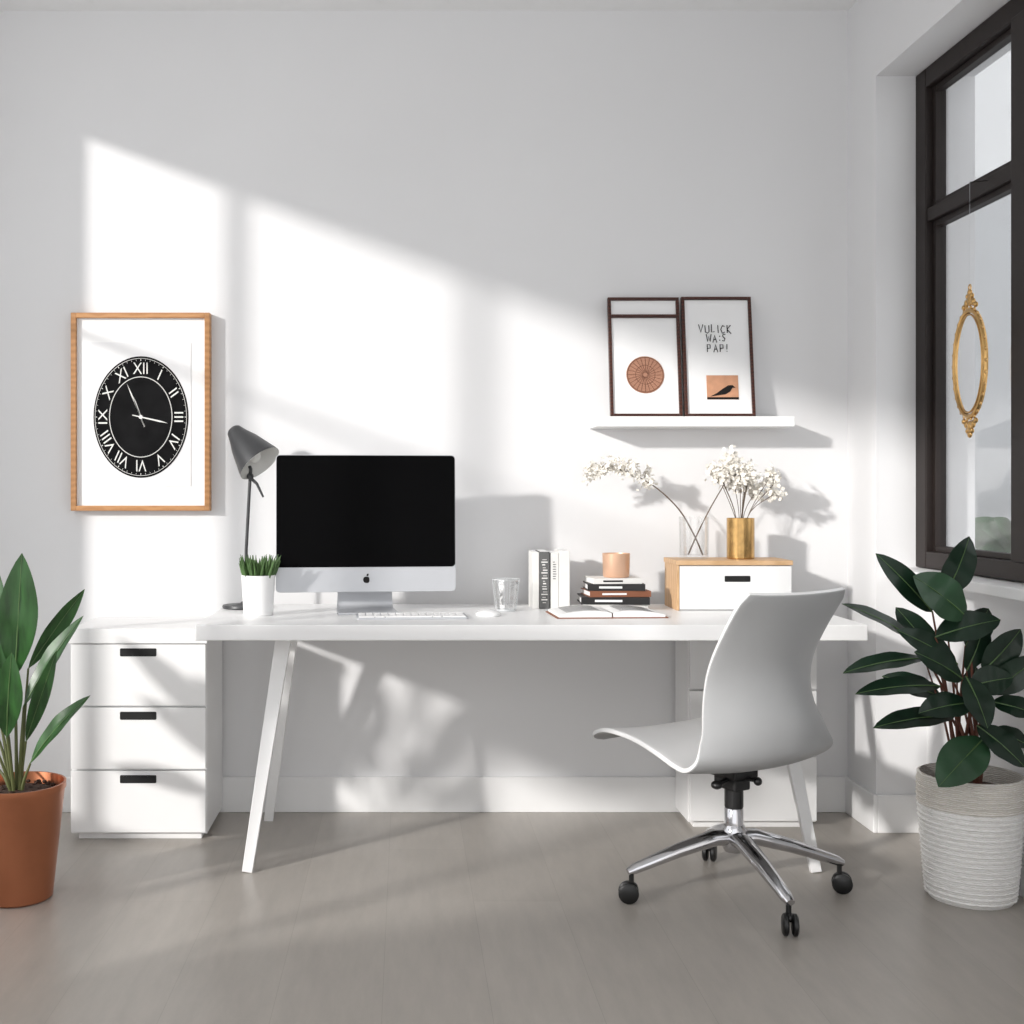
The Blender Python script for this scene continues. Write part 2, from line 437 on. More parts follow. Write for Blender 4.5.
hand(-28, 0.62, 0.0026); hand(-26, 0.40, 0.0034); hand(100, 0.58, 0.0032)
b.disc(0.007, 0.007, -0.0105, -0.009, cz=cz0, n=20)
b.obj('rings_and_hands', M_ink, g)
b = MB()
for i in range(60):
    a = 2*PI*i/60
    x, z = math.sin(a), math.cos(a)
    b.tube([(x*rx*0.925, -0.0082, z*rz*0.925+cz0), (x*rx*0.95, -0.0082, z*rz*0.95+cz0)], 0.0007 if i % 5 else 0.0018, n=4)
b.obj('minute_ticks', M_ink, g)
for i, s in enumerate(['XII', 'I', 'II', 'III', 'IV', 'V', 'VI', 'VII', 'VIII', 'IX', 'X', 'XI']):
    a = math.radians(30*i)
    txt(s, 0.070, rx*0.79*math.sin(a), cz0+rz*0.79*math.cos(a), -0.009, M_ink, g, 'numeral_'+s.lower(), sx=0.66, sz=0.85, rot=-a, bold=-0.0003)

# ------------------------------------------------------------------ shelf and two frames
sbox('wall_shelf', 0.652, 1.332, 4.10, YB, 1.357, 1.392, M_white2, bevel=0.002)
def leanframe(name, xc, w, h):
    e = group(name, (xc, 4.168, 1.393)); e.rotation_euler = (-math.radians(8.2), 0, 0)
    t = 0.011; b = MB()
    b.box(-w/2, -w/2+t, -0.009, 0.009, 0, h); b.box(w/2-t, w/2, -0.009, 0.009, 0, h)
    b.box(-w/2+t, w/2-t, -0.009, 0.009, h-t, h); b.box(-w/2+t, w/2-t, -0.009, 0.009, 0, t)
    b.obj('frame', M_walnut, e, bevel=0.001)
    b = MB(); b.box(-w/2+t, w/2-t, -0.002, 0.007, t, h-t); b.obj('mat_board', M_paper, e)
    return e
e = leanframe('picture_frame', 0.838, 0.25, 0.428)
b = MB(); b.box(-0.113, 0.113, -0.009, -0.002, 0.354, 0.366); b.obj('cross_bar', M_walnut, e)
b = MB(); b.disc(0.066, 0.066, -0.004, -0.002, cx=0.0, cz=0.150); b.obj('medallion', M_copperprint, e)
b = MB()
for i in range(24):
    a = 2*PI*i/24
    b.tube([(0.008*math.cos(a), -0.0045, 0.15+0.008*math.sin(a)), (0.060*math.cos(a+0.25), -0.0045, 0.15+0.060*math.sin(a+0.25))], 0.0008, n=4)
b.ring(0.062, 0.062, 0.001, y=-0.0045, cz=0.15, k=4); b.ring(0.034, 0.034, 0.0006, y=-0.0045, cz=0.15, k=4)
b.obj('medallion_lines', M_medline, e)
e = leanframe('picture_frame', 1.094, 0.245, 0.430)
GL = {'V': [[(0, 1), (.45, 0), (.9, 1)]], 'U': [[(0, 1), (.05, .15), (.5, 0), (.8, .2), (.8, 1)]], 'L': [[(0, 1), (0, 0), (.6, .05)]],
      'I': [[(0, 1), (.05, 0)]], 'C': [[(.8, .85), (.4, 1), (0, .5), (.3, 0), (.8, .15)]], 'K': [[(0, 1), (0, 0)], [(.7, 1), (0, .45), (.8, -.1)]],
      'W': [[(0, 1), (.25, 0), (.5, .7), (.75, 0), (1, 1)]], 'A': [[(0, 0), (.4, 1), (.8, 0)], [(.15, .4), (.65, .4)]], 'S': [[(.7, .9), (.3, 1), (.1, .7), (.6, .35), (.4, 0), (0, .1)]],
      'P': [[(0, 0), (0, 1), (.6, .95), (.6, .5), (0, .45)]], '!': [[(.1, 1), (.05, .3)], [(.05, .08), (.06, 0)]], ':': [[(.1, .8), (.1, .65)], [(.1, .25), (.1, .1)]]}
b = MB()
for (s_, x0, z0, hgt) in (('VULICK', -0.064, 0.302, 0.028), ('WA:S', -0.038, 0.268, 0.026), ('PAP!', -0.036, 0.232, 0.027)):
    xx = x0
    for ch in s_:
        jz = random.uniform(-0.003, 0.003)
        for pl in GL[ch]:
            b.tube([(xx+0.017*px_, -0.003, z0+jz+hgt*pz_) for px_, pz_ in pl], 0.0017, n=5)
        xx += 0.010 if ch in 'I!:' else 0.0225
b.obj('lettering', M_inkb, e)
b = MB(); b.box(-0.055+0.012, 0.055+0.012, -0.004, -0.002, 0.062, 0.148); b.obj('bird_print', M_sunset, e)
b = MB()
b.add([(x+0.012, -0.005, z) for x, z in ((-0.045, 0.072), (-0.02, 0.085), (0.0, 0.1), (0.02, 0.112), (0.034, 0.113), (0.045, 0.104), (0.034, 0.103), (0.026, 0.09), (0.01, 0.08), (-0.012, 0.077))], [tuple(range(10))])
b.box(-0.043, 0.067, -0.0045, -0.004, 0.062, 0.070); b.obj('bird', M_inkb, e)

# ------------------------------------------------------------------ desk
DZ = 0.741
g = group('desk', (0.3775, 3.875, 0))
b = MB(); b.box(-0.9975, 0.9925, -0.325, 0.325, 0.694, DZ); b.obj('desktop', M_white, g, bevel=0.003)
b = MB()
for sx in (-1, 1):
    xt, xb = sx*0.755, sx*0.848
    for (yt, yb) in ((-0.13, -0.295), (0.13, 0.265)):
        top = Vector((xt, yt, 0.685)); bot = Vector((xb, yb, 0.0))
        b.tube([bot, top], [0.022, 0.034], n=4, flat=0.72, up=(0, 1, 0))
    b.box(xt-0.03, xt+0.03, -0.17, 0.17, 0.675, 0.694)
b.obj('legs', M_white, g, bevel=0.002)

def drawers(name, x0, x1, y0, y1, ztop, slab, n, slots=True):
    xc, yc = (x0+x1)/2, (y0+y1)/2
    g = group(name, (xc, yc, 0)); w = (x1-x0)/2; d = (y1-y0)/2
    b = MB(); b.box(-w, w, -d+0.018, d, 0.02, ztop-slab); b.box(-w+0.02, w-0.02, -d+0.03, d-0.02, 0, 0.02)
    b.obj('carcass', M_white, g, bevel=0.0015)
    if slab:
        b = MB(); b.box(-w-0.004, w+0.004, -d-0.006, d, ztop-slab, ztop); b.obj('top', M_white, g, bevel=0.002)
    zt = ztop-slab-0.003; zb = 0.022; hh = (zt-zb)/n
    for i in range(n):
        z1 = zt-i*hh; z0 = z1-hh+0.006
        b = MB(); b.box(-w+0.002, w-0.002, -d, -d+0.018, z0, z1); b.obj('drawer_front_%d' % (i+1), M_white, g, bevel=0.0015)
        if slots:
            b = MB(); b.rprism(0, z1-0.026, 0.118, 0.026, 0.004, -d-0.0015, -d+0.004); b.obj('handle_slot_%d' % (i+1), M_black, g)
            b = MB(); b.box(-0.056, 0.056, -d-0.004, -d, z1-0.018, z1-0.013); b.obj('handle_lip_%d' % (i+1), M_black, g)
    return g
drawers('drawer_cabinet', -1.087, -0.645, 3.895, 4.24, 0.69, 0.048, 3)
drawers('drawer_cabinet', 0.955, 1.385, 4.03, 4.24, 0.69, 0.0, 3, slots=False)

# ------------------------------------------------------------------ computer
g = group('desktop_computer', (-0.127, 3.925, DZ), rz=math.radians(6))
Mt = Matrix.Translation((0, 0, 0.290)) @ Matrix.Rotation(math.radians(-2), 4, 'X')
w, h = 0.588, 0.447
b = MB(); b.rprism(0, 0, w, h, 0.014, -0.008, 0.008, M=Mt)
for i in range(6):
    k = (i+1)/7
    b.rprism(0, 0, w*(1-0.75*k**2), h*(1-0.75*k**2), 0.014, 0.008, 0.016+0.035*k, M=Mt)
b.obj('housing', M_alu, g, bevel=0.001)
b = MB(); b.rprism(0, 0.0395, w-0.004, h-0.083, 0.012, -0.0095, -0.007, M=Mt); b.obj('screen', M_screen, g)
b = MB()
b.add([Mt @ Vector((0.011*math.cos(a)*(1-0.13*max(0, math.cos(a))**6), -0.0092, -0.184+0.0115*math.sin(a)*(1-0.12*abs(math.sin(a))**8))) for a in [2*PI*i/28 for i in range(28)]], [tuple(range(28))])
b.leaf(Mt @ Vector((0.001, -0.0092, -0.172)), Mt @ Vector((0.006, -0.0092, -0.164)), 0.005, fold=0, arch=0, nu=6, nv=2)
b.obj('emblem', M_inkb, g)
b = MB()
prof = cr([(0.035, 0.26), (0.052, 0.16), (0.060, 0.06), (0.058, 0.012), (0.03, 0.0045), (-0.05, 0.004), (-0.09, 0.004)], 30)
vs = []; fs = []
for i, p in enumerate(prof):
    q = prof[min(i+1, 30)]-prof[max(i-1, 0)]; n2 = Vector((-q.y, q.x)).normalized()*0.003
    hw = 0.085+0.012*min(1, i/30*1.3)
    for sgn in (1, -1):
        for x in (-hw, hw): vs.append((x, p.x+n2.x*sgn, p.y+n2.y*sgn))
for i in range(30):
    a = i*4; c = a+4
    fs += [(a, a+1, c+1, c), (a+2, c+2, c+3, a+3), (a, c, c+2, a+2), (a+1, a+3, c+3, c+1)]
fs += [(0, 2, 3, 1), (120, 121, 123, 122)]
b.add(vs, fs); b.obj('stand', M_alu, g, smooth=True)

g = group('keyboard', (0.02, 3.76, DZ), rz=math.radians(3))
SW = Matrix(((1, 0, 0, 0), (0, 0, 1, 0), (0, 1, 0, 0), (0, 0, 0, 1)))
b = MB(); b.rprism(0, 0, 0.345, 0.130, 0.008, 0.0003, 0.0065, M=SW)
o = b.obj('base_plate', M_alu, g)
b = MB()
for r in range(6):
    y = 0.051-r*0.0195; hh = 0.0162 if r else 0.011
    if r == 5:
        xs = [(-0.165, -0.118), (-0.114, -0.086), (-0.082, 0.06), (0.064, 0.09), (0.094, 0.165)]
    else:
        xs = [(-0.165+i*0.0237, -0.165+i*0.0237+0.0205) for i in range(14)]
    for x0, x1 in xs: b.box(x0, x1, y-hh+0.004, y+0.004, 0.006, 0.0098)
b.obj('keys', M_white2, g, bevel=0.001)
g = group('computer_mouse', (0.265, 3.82, DZ), rz=math.radians(8))
b = MB(); b.ell((0, 0, 0.004), 0.040, 0.054, 0.015, nu=28, nv=14)
for v in b.v: v.z = max(v.z, 0.0005)
b.obj('shell', M_white2, g, smooth=True)

# ------------------------------------------------------------------ small desk items
g = group('drinking_glass', (0.333, 3.96, DZ))
b = MB()
b.lathe([(0.0, 0.0005), (0.030, 0.0005), (0.033, 0.004), (0.045, 0.105), (0.0435, 0.105), (0.031, 0.012), (0.0, 0.010)], n=14, caps=False)
b.obj('tumbler', M_glass, g)
b = MB()
for i in range(14):
    a = 2*PI*(i)/14
    b.tube([(0.0335*math.cos(a), 0.0335*math.sin(a), 0.006), (0.0455*math.cos(a), 0.0455*math.sin(a), 0.104)], 0.0008, n=4)
b.ring(0.0445, 0.0445, 0.0012, n=28, k=5, M=Matrix.Translation((0, 0, 0.105)) @ Matrix.Rotation(PI/2, 4, 'X'))
b.ring(0.031, 0.031, 0.003, n=28, k=5, M=Matrix.Translation((0, 0, 0.004)) @ Matrix.Rotation(PI/2, 4, 'X'))
b.obj('facets', mat('cut_glass', C(205, 208, 210), 0.1, var=0.02), g)

g = group('row_of_books', (0.492, 4.09, DZ))
x = -0.064
for i, (wd, hh, m, ink) in enumerate(((0.022, 0.190, M_bk4, None), (0.034, 0.192, M_bk1, M_bk4), (0.030, 0.188, M_bk4, M_inkb), (0.036, 0.195, M_bk4, None))):
    b = MB(); b.box(x, x+wd, -0.065, 0.065, 0, hh); b.obj('book_%d' % (i+1), m, g, bevel=0.002)
    b = MB(); b.box(x+0.003, x+wd-0.003, -0.063, 0.067, 0.003, hh+0.0005); b.obj('pages_%d' % (i+1), M_paper, g)
    if i == 1:
        b = MB()
        for k in range(17):
            zz = 0.020+k*0.009
            b.box(x+random.uniform(0.006, 0.012), x+wd-random.uniform(0.006, 0.016), -0.0662, -0.065, zz, zz+random.choice((0.002, 0.004)))
        b.obj('spine_pattern_2', M_bk4, g)
    if i == 2:
        b = MB(); b.box(x, x+0.002, -0.0662, -0.06, 0.0, hh)
        for k in range(8):
            zz = 0.10+k*0.008
            b.box(x+0.010, x+wd-random.uniform(0.008, 0.014), -0.0662, -0.065, zz, zz+0.0025)
        b.obj('spine_pattern_3', M_bk1, g)
    x += wd+0.001

g = group('book_stack', (0.705, 4.04, DZ))
z = 0
for i, (wx, dy, t, m, r) in enumerate(((0.20, 0.15, 0.020, M_bk4, 2), (0.225, 0.155, 0.024, M_bk2, -3), (0.205, 0.145, 0.020, M_bk3, 4), (0.19, 0.14, 0.022, M_bk2, -2), (0.165, 0.13, 0.018, M_bk4, 5))):
    M2 = Matrix.Translation((random.uniform(-.006, .006), 0, z)) @ Matrix.Rotation(math.radians(r), 4, 'Z')
    b = MB(); tt = 0.0025
    b.box(-wx/2, wx/2, -dy/2, dy/2, 0, tt, M=M2); b.box(-wx/2, wx/2, -dy/2, dy/2, t-tt, t, M=M2); b.box(-wx/2, wx/2, -dy/2, -dy/2+tt, tt, t-tt, M=M2)
    b.box(-wx/2+0.004, wx/2-0.004, -dy/2+tt, dy/2-0.004, tt, t-tt, mi=1, M=M2)
    b.box(-wx*0.3, wx*0.1, -dy/2-0.0006, -dy/2, t*0.35, t*0.65, mi=2, M=M2)
    b.obj('book_%d' % (i+1), [m, M_paper, M_paper if m != M_bk4 else M_inkb], g)
    z += t+0.0005
g = group('copper_candle_cup', (0.71, 4.035, DZ+z))
b = MB(); b.lathe([(0.0, 0.0), (0.040, 0.0), (0.044, 0.005), (0.046, 0.080), (0.0435, 0.080), (0.042, 0.066), (0.0, 0.064)], n=40, caps=False); b.obj('cup', M_rose, g, smooth=True)
b = MB(); b.tube([(0, 0, 0.063), (0.001, 0, 0.074)], 0.001, n=5); b.obj('wick', M_inkb, g)

g = group('open_book', (0.64, 3.83, DZ), rz=math.radians(3))
b = MB()
b.box(-0.175, 0.175, -0.105, 0.105, 0.0003, 0.003, mi=1)
for sgn in (-1, 1):
    vs = []; fs = []; n = 12
    for i in range(n+1):
        u = i/n; x = sgn*(0.002+0.165*u); zz = 0.006+0.020*math.sin(PI*(0.12+0.8*u))**0.7*(1-0.4*u)
        vs += [(x, -0.098, zz), (x, 0.098, zz), (x, -0.098, 0.003), (x, 0.098, 0.003)]
    for i in range(n):
        a = i*4; c = a+4
        fs += [(a, c, c+1, a+1), (a, a+2, c+2, c), (a+1, c+1, c+3, a+3)]
    fs += [(n*4, n*4+2, n*4+3, n*4+1)]
    b.add(vs, fs)
    for ln in range(9):
        yy = 0.075-ln*0.018
        vs2 = []
        for i in range(2, 11):
            u = i/n; x = sgn*(0.002+0.165*u); zz = 0.0065+0.020*math.sin(PI*(0.12+0.8*u))**0.7*(1-0.4*u)
            vs2 += [(x, yy, zz), (x, yy+0.007, zz)]
        b.add(vs2, [(2*i, 2*i+2, 2*i+3, 2*i+1) for i in range(8)], 2)
b.obj('pages_and_cover', [M_paper, M_bk3, M_bk1], g, smooth=False)

# desk box with drawer
g = group('desktop_drawer_box', (1.09, 4.065, DZ))
b = MB(); w, d, hh = 0.190, 0.095, 0.150
b.box(-w, -w+0.008, -d, d, 0, hh, mi=1); b.box(-w+0.008, w, -d+0.012, d, 0, hh, mi=0)
b.obj('carcass', [M_white, M_pine], g, bevel=0.001)
b = MB(); b.box(-w-0.003, w+0.003, -d-0.003, d+0.002, hh, hh+0.016); b.obj('lid', M_pine, g, bevel=0.0015)
b = MB(); b.box(-w+0.009, w-0.001, -d, -d+0.012, 0.004, hh-0.003); b.obj('drawer_front', M_white2, g, bevel=0.001)
b = MB(); b.rprism(0.01, 0.105, 0.085, 0.020, 0.003, -d-0.001, -d+0.003); b.obj('handle_slot', M_black, g)
BZ = DZ+hh+0.016

def blossoms(b, pts, n, spread, r0=0.006):
    for k in range(n):
        c = Vector(random.choice(pts)) + Vector([random.gauss(0, spread) for _ in range(3)])
        ax = Vector([random.gauss(0, 1) for _ in range(3)]) + Vector((0, -0.8, 0.3)); ax.normalize()
        u = ax.orthogonal().normalized(); v = ax.cross(u); r = r0*random.uniform(0.7, 1.3)
        for p in range(5):
            a = 2*PI*p/5
            d = u*math.cos(a)+v*math.sin(a); s2 = -u*math.sin(a)+v*math.cos(a)
            vs = [c, c+d*r*0.6+s2*r*0.55+ax*r*0.15, c+d*r*1.15+ax*r*0.35, c+d*r*0.6-s2*r*0.55+ax*r*0.15]
            b.add(vs, [(0, 1, 2, 3)])
        b.ell(c+ax*r*0.15, r*0.25, r*0.25, r*0.25, nu=6, nv=4)
# clear vase with branches
g = group('glass_vase_with_branches', (0.985, 4.09, BZ))
b = MB(); b.lathe([(0.0, 0.0005), (0.045, 0.0005), (0.0485, 0.004), (0.0505, 0.142), (0.0485, 0.142), (0.0465, 0.012), (0.0, 0.010)], n=32, caps=False); b.obj('vase', M_glass, g, smooth=True)
b = MB()
st1 = cr([(0.03, 0.0, 0.012), (0.0, 0, 0.08), (-0.05, 0, 0.165), (-0.13, -0.01, 0.240), (-0.22, -0.02, 0.290), (-0.30, -0.02, 0.31), (-0.355, -0.02, 0.285)], 24)
st2 = cr([(-0.02, 0.0, 0.012), (0.01, 0, 0.08), (0.055, 0, 0.17), (0.105, -0.01, 0.26), (0.135, -0.02, 0.315)], 16)
b.tube(st1, [0.003*(1-0.6*i/24) for i in range(25)], n=6); b.tube(st2, [0.003*(1-0.6*i/16) for i in range(17)], n=6)
P1 = []
for k in range(12):
    p = st1[min(13+k, 24)]
    q = p + Vector((random.uniform(-0.03, 0.02), random.uniform(-0.03, 0.03), random.uniform(-0.01, 0.035)))
    b.tube([p, (p+q)/2+Vector((0, 0, 0.005)), q], 0.0009, n=4); P1.append(q); P1.append(p)
P2 = [st2[16], st2[15], st2[16]+Vector((-0.02, 0, 0.02))]
b.obj('branches', M_twig, g, smooth=True)
b = MB(); blossoms(b, P1, 380, 0.010, 0.0068); blossoms(b, P2, 170, 0.018, 0.0072); b.obj('blossoms', M_petal, g)
# gold vase
g = group('gold_vase_with_blossoms', (1.138, 4.07, BZ))
b = MB(); b.lathe([(0.0, 0.0), (0.043, 0.0), (0.046, 0.003), (0.046, 0.138), (0.0435, 0.138), (0.0425, 0.02), (0, 0.018)], n=36, caps=False); b.obj('vase', M_gold, g, smooth=True)
b = MB(); P3 = []
for k in range(14):
    a = random.uniform(-1, 1); c = (0.075*a-0.02, random.uniform(-0.05, 0.05), random.uniform(0.25, 0.325)-0.04*abs(a))
    if k == 0: c = (0.115, 0, 0.22)
    if k == 1: c = (0.105, 0, 0.285)
    if k == 2: c = (0.11, 0, 0.25)
    if k == 3: c = (-0.085, 0, 0.30)
    pts = cr([(random.uniform(-.01, .01), 0, 0.05), (c[0]*0.3, c[1]*0.3, 0.16), c], 8); b.tube(pts, 0.0012, n=5); P3.append(c)
b.obj('stems', M_twig, g, smooth=True)
b = MB(); blossoms(b, P3, 760, 0.014, 0.0072); b.obj('blossoms', M_petal, g)

# ------------------------------------------------------------------ lamp
g = group('desk_lamp', (-0.540, 4.06, DZ))
b = MB(); b.lathe([(0, 0), (0.075, 0), (0.078, 0.004), (0.076, 0.011), (0.02, 0.016), (0.012, 0.022), (0, 0.022)], n=40, caps=False); b.obj('base', M_lamp, g, smooth=True)
b = MB(); b.tube([(0, 0, 0.015), (0.003, 0, 0.2), (0.016, 0, 0.445)], 0.0055, n=10); b.obj('stem', M_lamp, g, smooth=True)
axis = Vector((0.60, -0.30, -0.72)).normalized()
apex = Vector((-0.045, 0.02, 0.605))
R = Vector((0, 0, 1)).rotation_difference(axis).to_matrix().to_4x4()
Mh = Matrix.Translation(apex) @ R
b = MB()
b.lathe([(0, -0.002), (0.020, 0.0), (0.026, 0.006), (0.030, 0.018), (0.036, 0.035), (0.052, 0.072), (0.076, 0.150), (0.078, 0.160)], n=44, caps=False, M=Mh)
b.lathe([(0.0775, 0.160), (0.075, 0.153), (0.046, 0.078), (0.02, 0.05), (0, 0.048)], n=44, caps=False, mi=1, M=Mh)
b.obj('shade', [M_lamp, M_lampin], g, smooth=True)
b = MB(); b.ell((0, 0, 0.115), 0.026, 0.026, 0.034, nu=20, nv=12, M=Mh); b.lathe([(0.013, 0.05), (0.013, 0.09)], n=16, M=Mh); b.obj('bulb', M_lampin, g, smooth=True)
b = MB()
j = apex+axis*0.10
b.tube([(0.016, 0, 0.43), (0.018, 0.0, 0.47), tuple(j+Vector((0.0, 0.0, -0.055)))], 0.006, n=8)
b.tube([(0.012, 0, 0.445), (0.04, -0.01, 0.42), (0.062, -0.012, 0.375)], [0.006, 0.005, 0.0035], n=8)
b.ell((0.016, 0, 0.445), 0.012, 0.012, 0.012)
b.obj('joint_and_lever', M_lamp, g, smooth=True)

# pot with succulent
g = group('potted_succulent', (-0.468, 3.83, DZ))
b = MB(); b.lathe([(0, 0), (0.044, 0), (0.047, 0.003), (0.054, 0.128), (0.051, 0.128), (0.049, 0.115), (0, 0.113)], n=40, caps=False); b.obj('pot', M_white, g, smooth=True)
b = MB()
for k in range(110):
    a = random.uniform(0, 2*PI); r = 0.046*math.sqrt(random.random())
    p = Vector((r*math.cos(a), r*math.sin(a), 0.11)); q = p+Vector((0.55*p.x+random.gauss(0, .006), 0.55*p.y+random.gauss(0, .006), random.uniform(0.055, 0.083)))
    b.tube([p, (p*0.5+q*0.5), q], [0.004, 0.0045, 0.0008], n=5)
b.obj('leaves', M_succ, g, smooth=True)

# ------------------------------------------------------------------ chair
CH = (0.925, 3.375, 0)
g = group('office_chair', CH)
b = MB(); tips = []
for a in (191, 281, 4, 88):
    t = math.radians(a); d = Vector((math.cos(t), math.sin(t), 0)); e = d*0.305
    b.tube([d*0.02+Vector((0, 0, 0.165)), d*0.06+Vector((0, 0, 0.165)), d*0.17+Vector((0, 0, 0.135)), d*0.295+Vector((0, 0, 0.093)), d*0.315+Vector((0, 0, 0.085))], [0.028, 0.028, 0.024, 0.018, 0.012], n=12, flat=0.8)
    tips.append((d, t))
b.lathe([(0, 0.125), (0.026, 0.125), (0.034, 0.14), (0.036, 0.185), (0.028, 0.2), (0.0, 0.2)], n=28, caps=False)
b.lathe([(0.017, 0.19), (0.017, 0.30)], n=20)
b.lathe([(0.026, 0.19), (0.026, 0.245), (0.022, 0.25)], n=20)
b.obj('star_base', M_chrome, g, smooth=True)
b = MB()
for d, t in tips:
    c = d*0.305
    b.tube([c+Vector((0, 0, 0.04)), c+Vector((0, 0, 0.09))], 0.007, n=8)
    s = Vector((-d.y, d.x, 0))
    s = (s*0.8+d*0.3).normalized()
    for sg in (-1, 1):
        ctr = c+d*0.008+Vector((0, 0, 0.0285))+s*(sg*0.012)
        Mr = Matrix.Translation(ctr) @ Vector((0, 0, 1)).rotation_difference(s).to_matrix().to_4x4()
        b.lathe([(0, -0.008), (0.022, -0.008), (0.028, -0.004), (0.028, 0.004), (0.022, 0.008), (0, 0.008)], n=24, caps=False, M=Mr)
    Mr = Matrix.Translation(c+Vector((0, 0, 0.045)))
    b.ell((0, 0, 0), 0.018, 0.018, 0.012, M=Mr)
b.obj('casters', M_rubber, g, smooth=True)
# seat shell
fa = math.radians(119)
F = Vector((math.cos(fa), math.sin(fa), 0)); Rr = Vector((math.sin(fa), -math.cos(fa), 0))
off = F*0.075
prof = cr([(0.29, 0.395), (0.27, 0.411), (0.20, 0.425), (0.09, 0.422), (-0.01, 0.403), (-0.10, 0.382), (-0.175, 0.380), (-0.232, 0.415), (-0.242, 0.49), (-0.214, 0.58), (-0.214, 0.66), (-0.256, 0.76), (-0.318, 0.868)], 48)
wid = cr([(0.205, 0), (0.22, 0), (0.228, 0), (0.232, 0), (0.236, 0), (0.243, 0), (0.252, 0), (0.250, 0), (0.228, 0), (0.201, 0), (0.191, 0), (0.190, 0), (0.192, 0)], 48)
NU = 16; vs = []; fs = []
for i, p in enumerate(prof):
    tq = prof[min(i+1, 48)]-prof[max(i-1, 0)]; tq.normalize()
    nin = Vector((-tq.y, tq.x)) * -1
    k = i/48
    w = wid[i].x
    e = min(1.0, k/0.07); w *= 0.80+0.20*math.sqrt(max(0, 1-(1-e)**2))
    e = min(1.0, (1-k)/0.04); w *= 0.92+0.08*math.sqrt(max(0, 1-(1-e)**2))
    curv = 0.012 + 0.042*max(0, min(1, (k-0.45)/0.2)) - 0.042*max(0, (k-0.72)/0.28)
    for jn in range(NU+1):
        u = 2*jn/NU-1
        q = Vector((p.x, p.y)) + nin*(curv*abs(u)**2.2)
        P = off + Rr*(w*u) + F*q.x + Vector((0, 0, q.y))
        if k < 0.15: P.z -= 0.012*abs(u)**3*(1-k/0.15)
        vs.append(P)
for i in range(48):
    for jn in range(NU):
        a = i*(NU+1)+jn; fs.append((a, a+1, a+NU+2, a+NU+1))
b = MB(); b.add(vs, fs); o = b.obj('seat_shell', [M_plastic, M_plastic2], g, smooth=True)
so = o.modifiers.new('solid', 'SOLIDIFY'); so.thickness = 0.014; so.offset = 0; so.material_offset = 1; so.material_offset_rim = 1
bv = o.modifiers.new('bevel', 'BEVEL'); bv.width = 0.004; bv.segments = 3; bv.limit_method = 'ANGLE'; bv.angle_limit = math.radians(50)
b = MB()
Mc = Matrix.Rotation(fa, 4, 'Z')
b.box(-0.05, 0.13, -0.045, 0.045, 0.335, 0.372, M=Mc); b.box(-0.035, 0.05, -0.03, 0.03, 0.30, 0.335, M=Mc)
b.lathe([(0.026, 0.245), (0.026, 0.31)], n=20)
b.obj('tilt_mechanism', M_rubber, g, bevel=0.006)
b = MB(); b.tube([(0, 0, 0.335), (-0.06, -0.05, 0.325)], 0.006, n=8); b.ell((-0.062, -0.052, 0.323), 0.016, 0.016, 0.012)
b.tube([(0, 0, 0.335), (0.05, -0.05, 0.335)], 0.006, n=8); b.ell((0.052, -0.052, 0.333), 0.012, 0.012, 0.012); b.obj('lever', M_rubber, g, smooth=True)

# ------------------------------------------------------------------ left plant in copper pot
g = group('potted_rubber_plant', (-1.085, 3.36, 0))
b = MB(); b.lathe([(0, 0), (0.090, 0), (0.096, 0.005), (0.128, 0.30), (0.132, 0.305), (0.132, 0.322), (0.126, 0.322), (0.122, 0.29), (0, 0.288)], n=56, caps=False); b.obj('pot', M_copper, g, smooth=True)
b = MB(); b.lathe([(0.121, 0.29), (0.09, 0.298), (0.04, 0.302), (0, 0.303)], n=30, caps=False)
for k in range(60):
    a = random.uniform(0, 2*PI); r = 0.11*math.sqrt(random.random()); s_ = random.uniform(0.004, 0.010)
    b.ell((r*math.cos(a), r*math.sin(a), 0.300), s_, s_, s_*0.7, nu=6, nv=4)
b.obj('soil', M_soil, g)
b = MB(); st = MB()
def LP(base, tip, w, n=(0.2, -1, 0.3), arch=0.08, rootx=None, peak=0.5, fold=0.25):
    b.leaf(base, tip, w, nrm=n, arch=arch, mi=0, rib=1, peak=peak, fold=fold, sharp=0.85)
    r = (rootx if rootx is not None else base[0]*0.3, base[1]*0.3, 0.295)
    if base[2] > 0.34:
        m1 = ((r[0]+base[0])/2*0.9, (r[1]+base[1])/2, (r[2]+base[2])/2)
        st.tube(cr([r, m1, base], 8), [0.006-0.003*i/8 for i in range(9)], n=7)
LP((0.0, -0.02, 0.62), (0.022, -0.03, 0.965), 0.105, (0.25, -1, 0.05), 0.05)
LP((-0.05, 0.02, 0.58), (-0.06, 0.03, 0.90), 0.09, (-0.3, -1, 0.1))
LP((0.03, 0.0, 0.64), (0.18, 0.03, 0.86), 0.055, (0.6, -1, -0.3), -0.05)
LP((0.03, -0.04, 0.54), (0.19, -0.02, 0.79), 0.065, (-0.7, -1, 0.5), 0.06)
LP((0.045, -0.03, 0.38), (0.22, -0.06, 0.575), 0.058, (-0.6, -0.9, 0.7), 0.10)
LP((0.03, -0.02, 0.44), (0.13, -0.07, 0.70), 0.045, (0.3, -1, 0.3))
LP((-0.01, -0.06, 0.46), (0.02, -0.11, 0.70), 0.080, (0.1, -1, 0.1))
LP((-0.04, -0.05, 0.42), (-0.12, -0.12, 0.72), 0.09, (-0.3, -1, 0.3))
LP((-0.05, 0.0, 0.5), (-0.22, 0.02, 0.78), 0.09, (-0.4, -1, 0.3))
LP((-0.07, 0.03, 0.46), (-0.38, 0.03, 0.70), 0.09, (-0.4, -1, 0.5))
LP((-0.08, 0.05, 0.55), (-0.36, 0.10, 0.86), 0.09, (-0.4, -1, 0.5))
LP((-0.08, 0.05, 0.36), (-0.40, 0.10, 0.44), 0.08, (0.2, -1, 0.8))
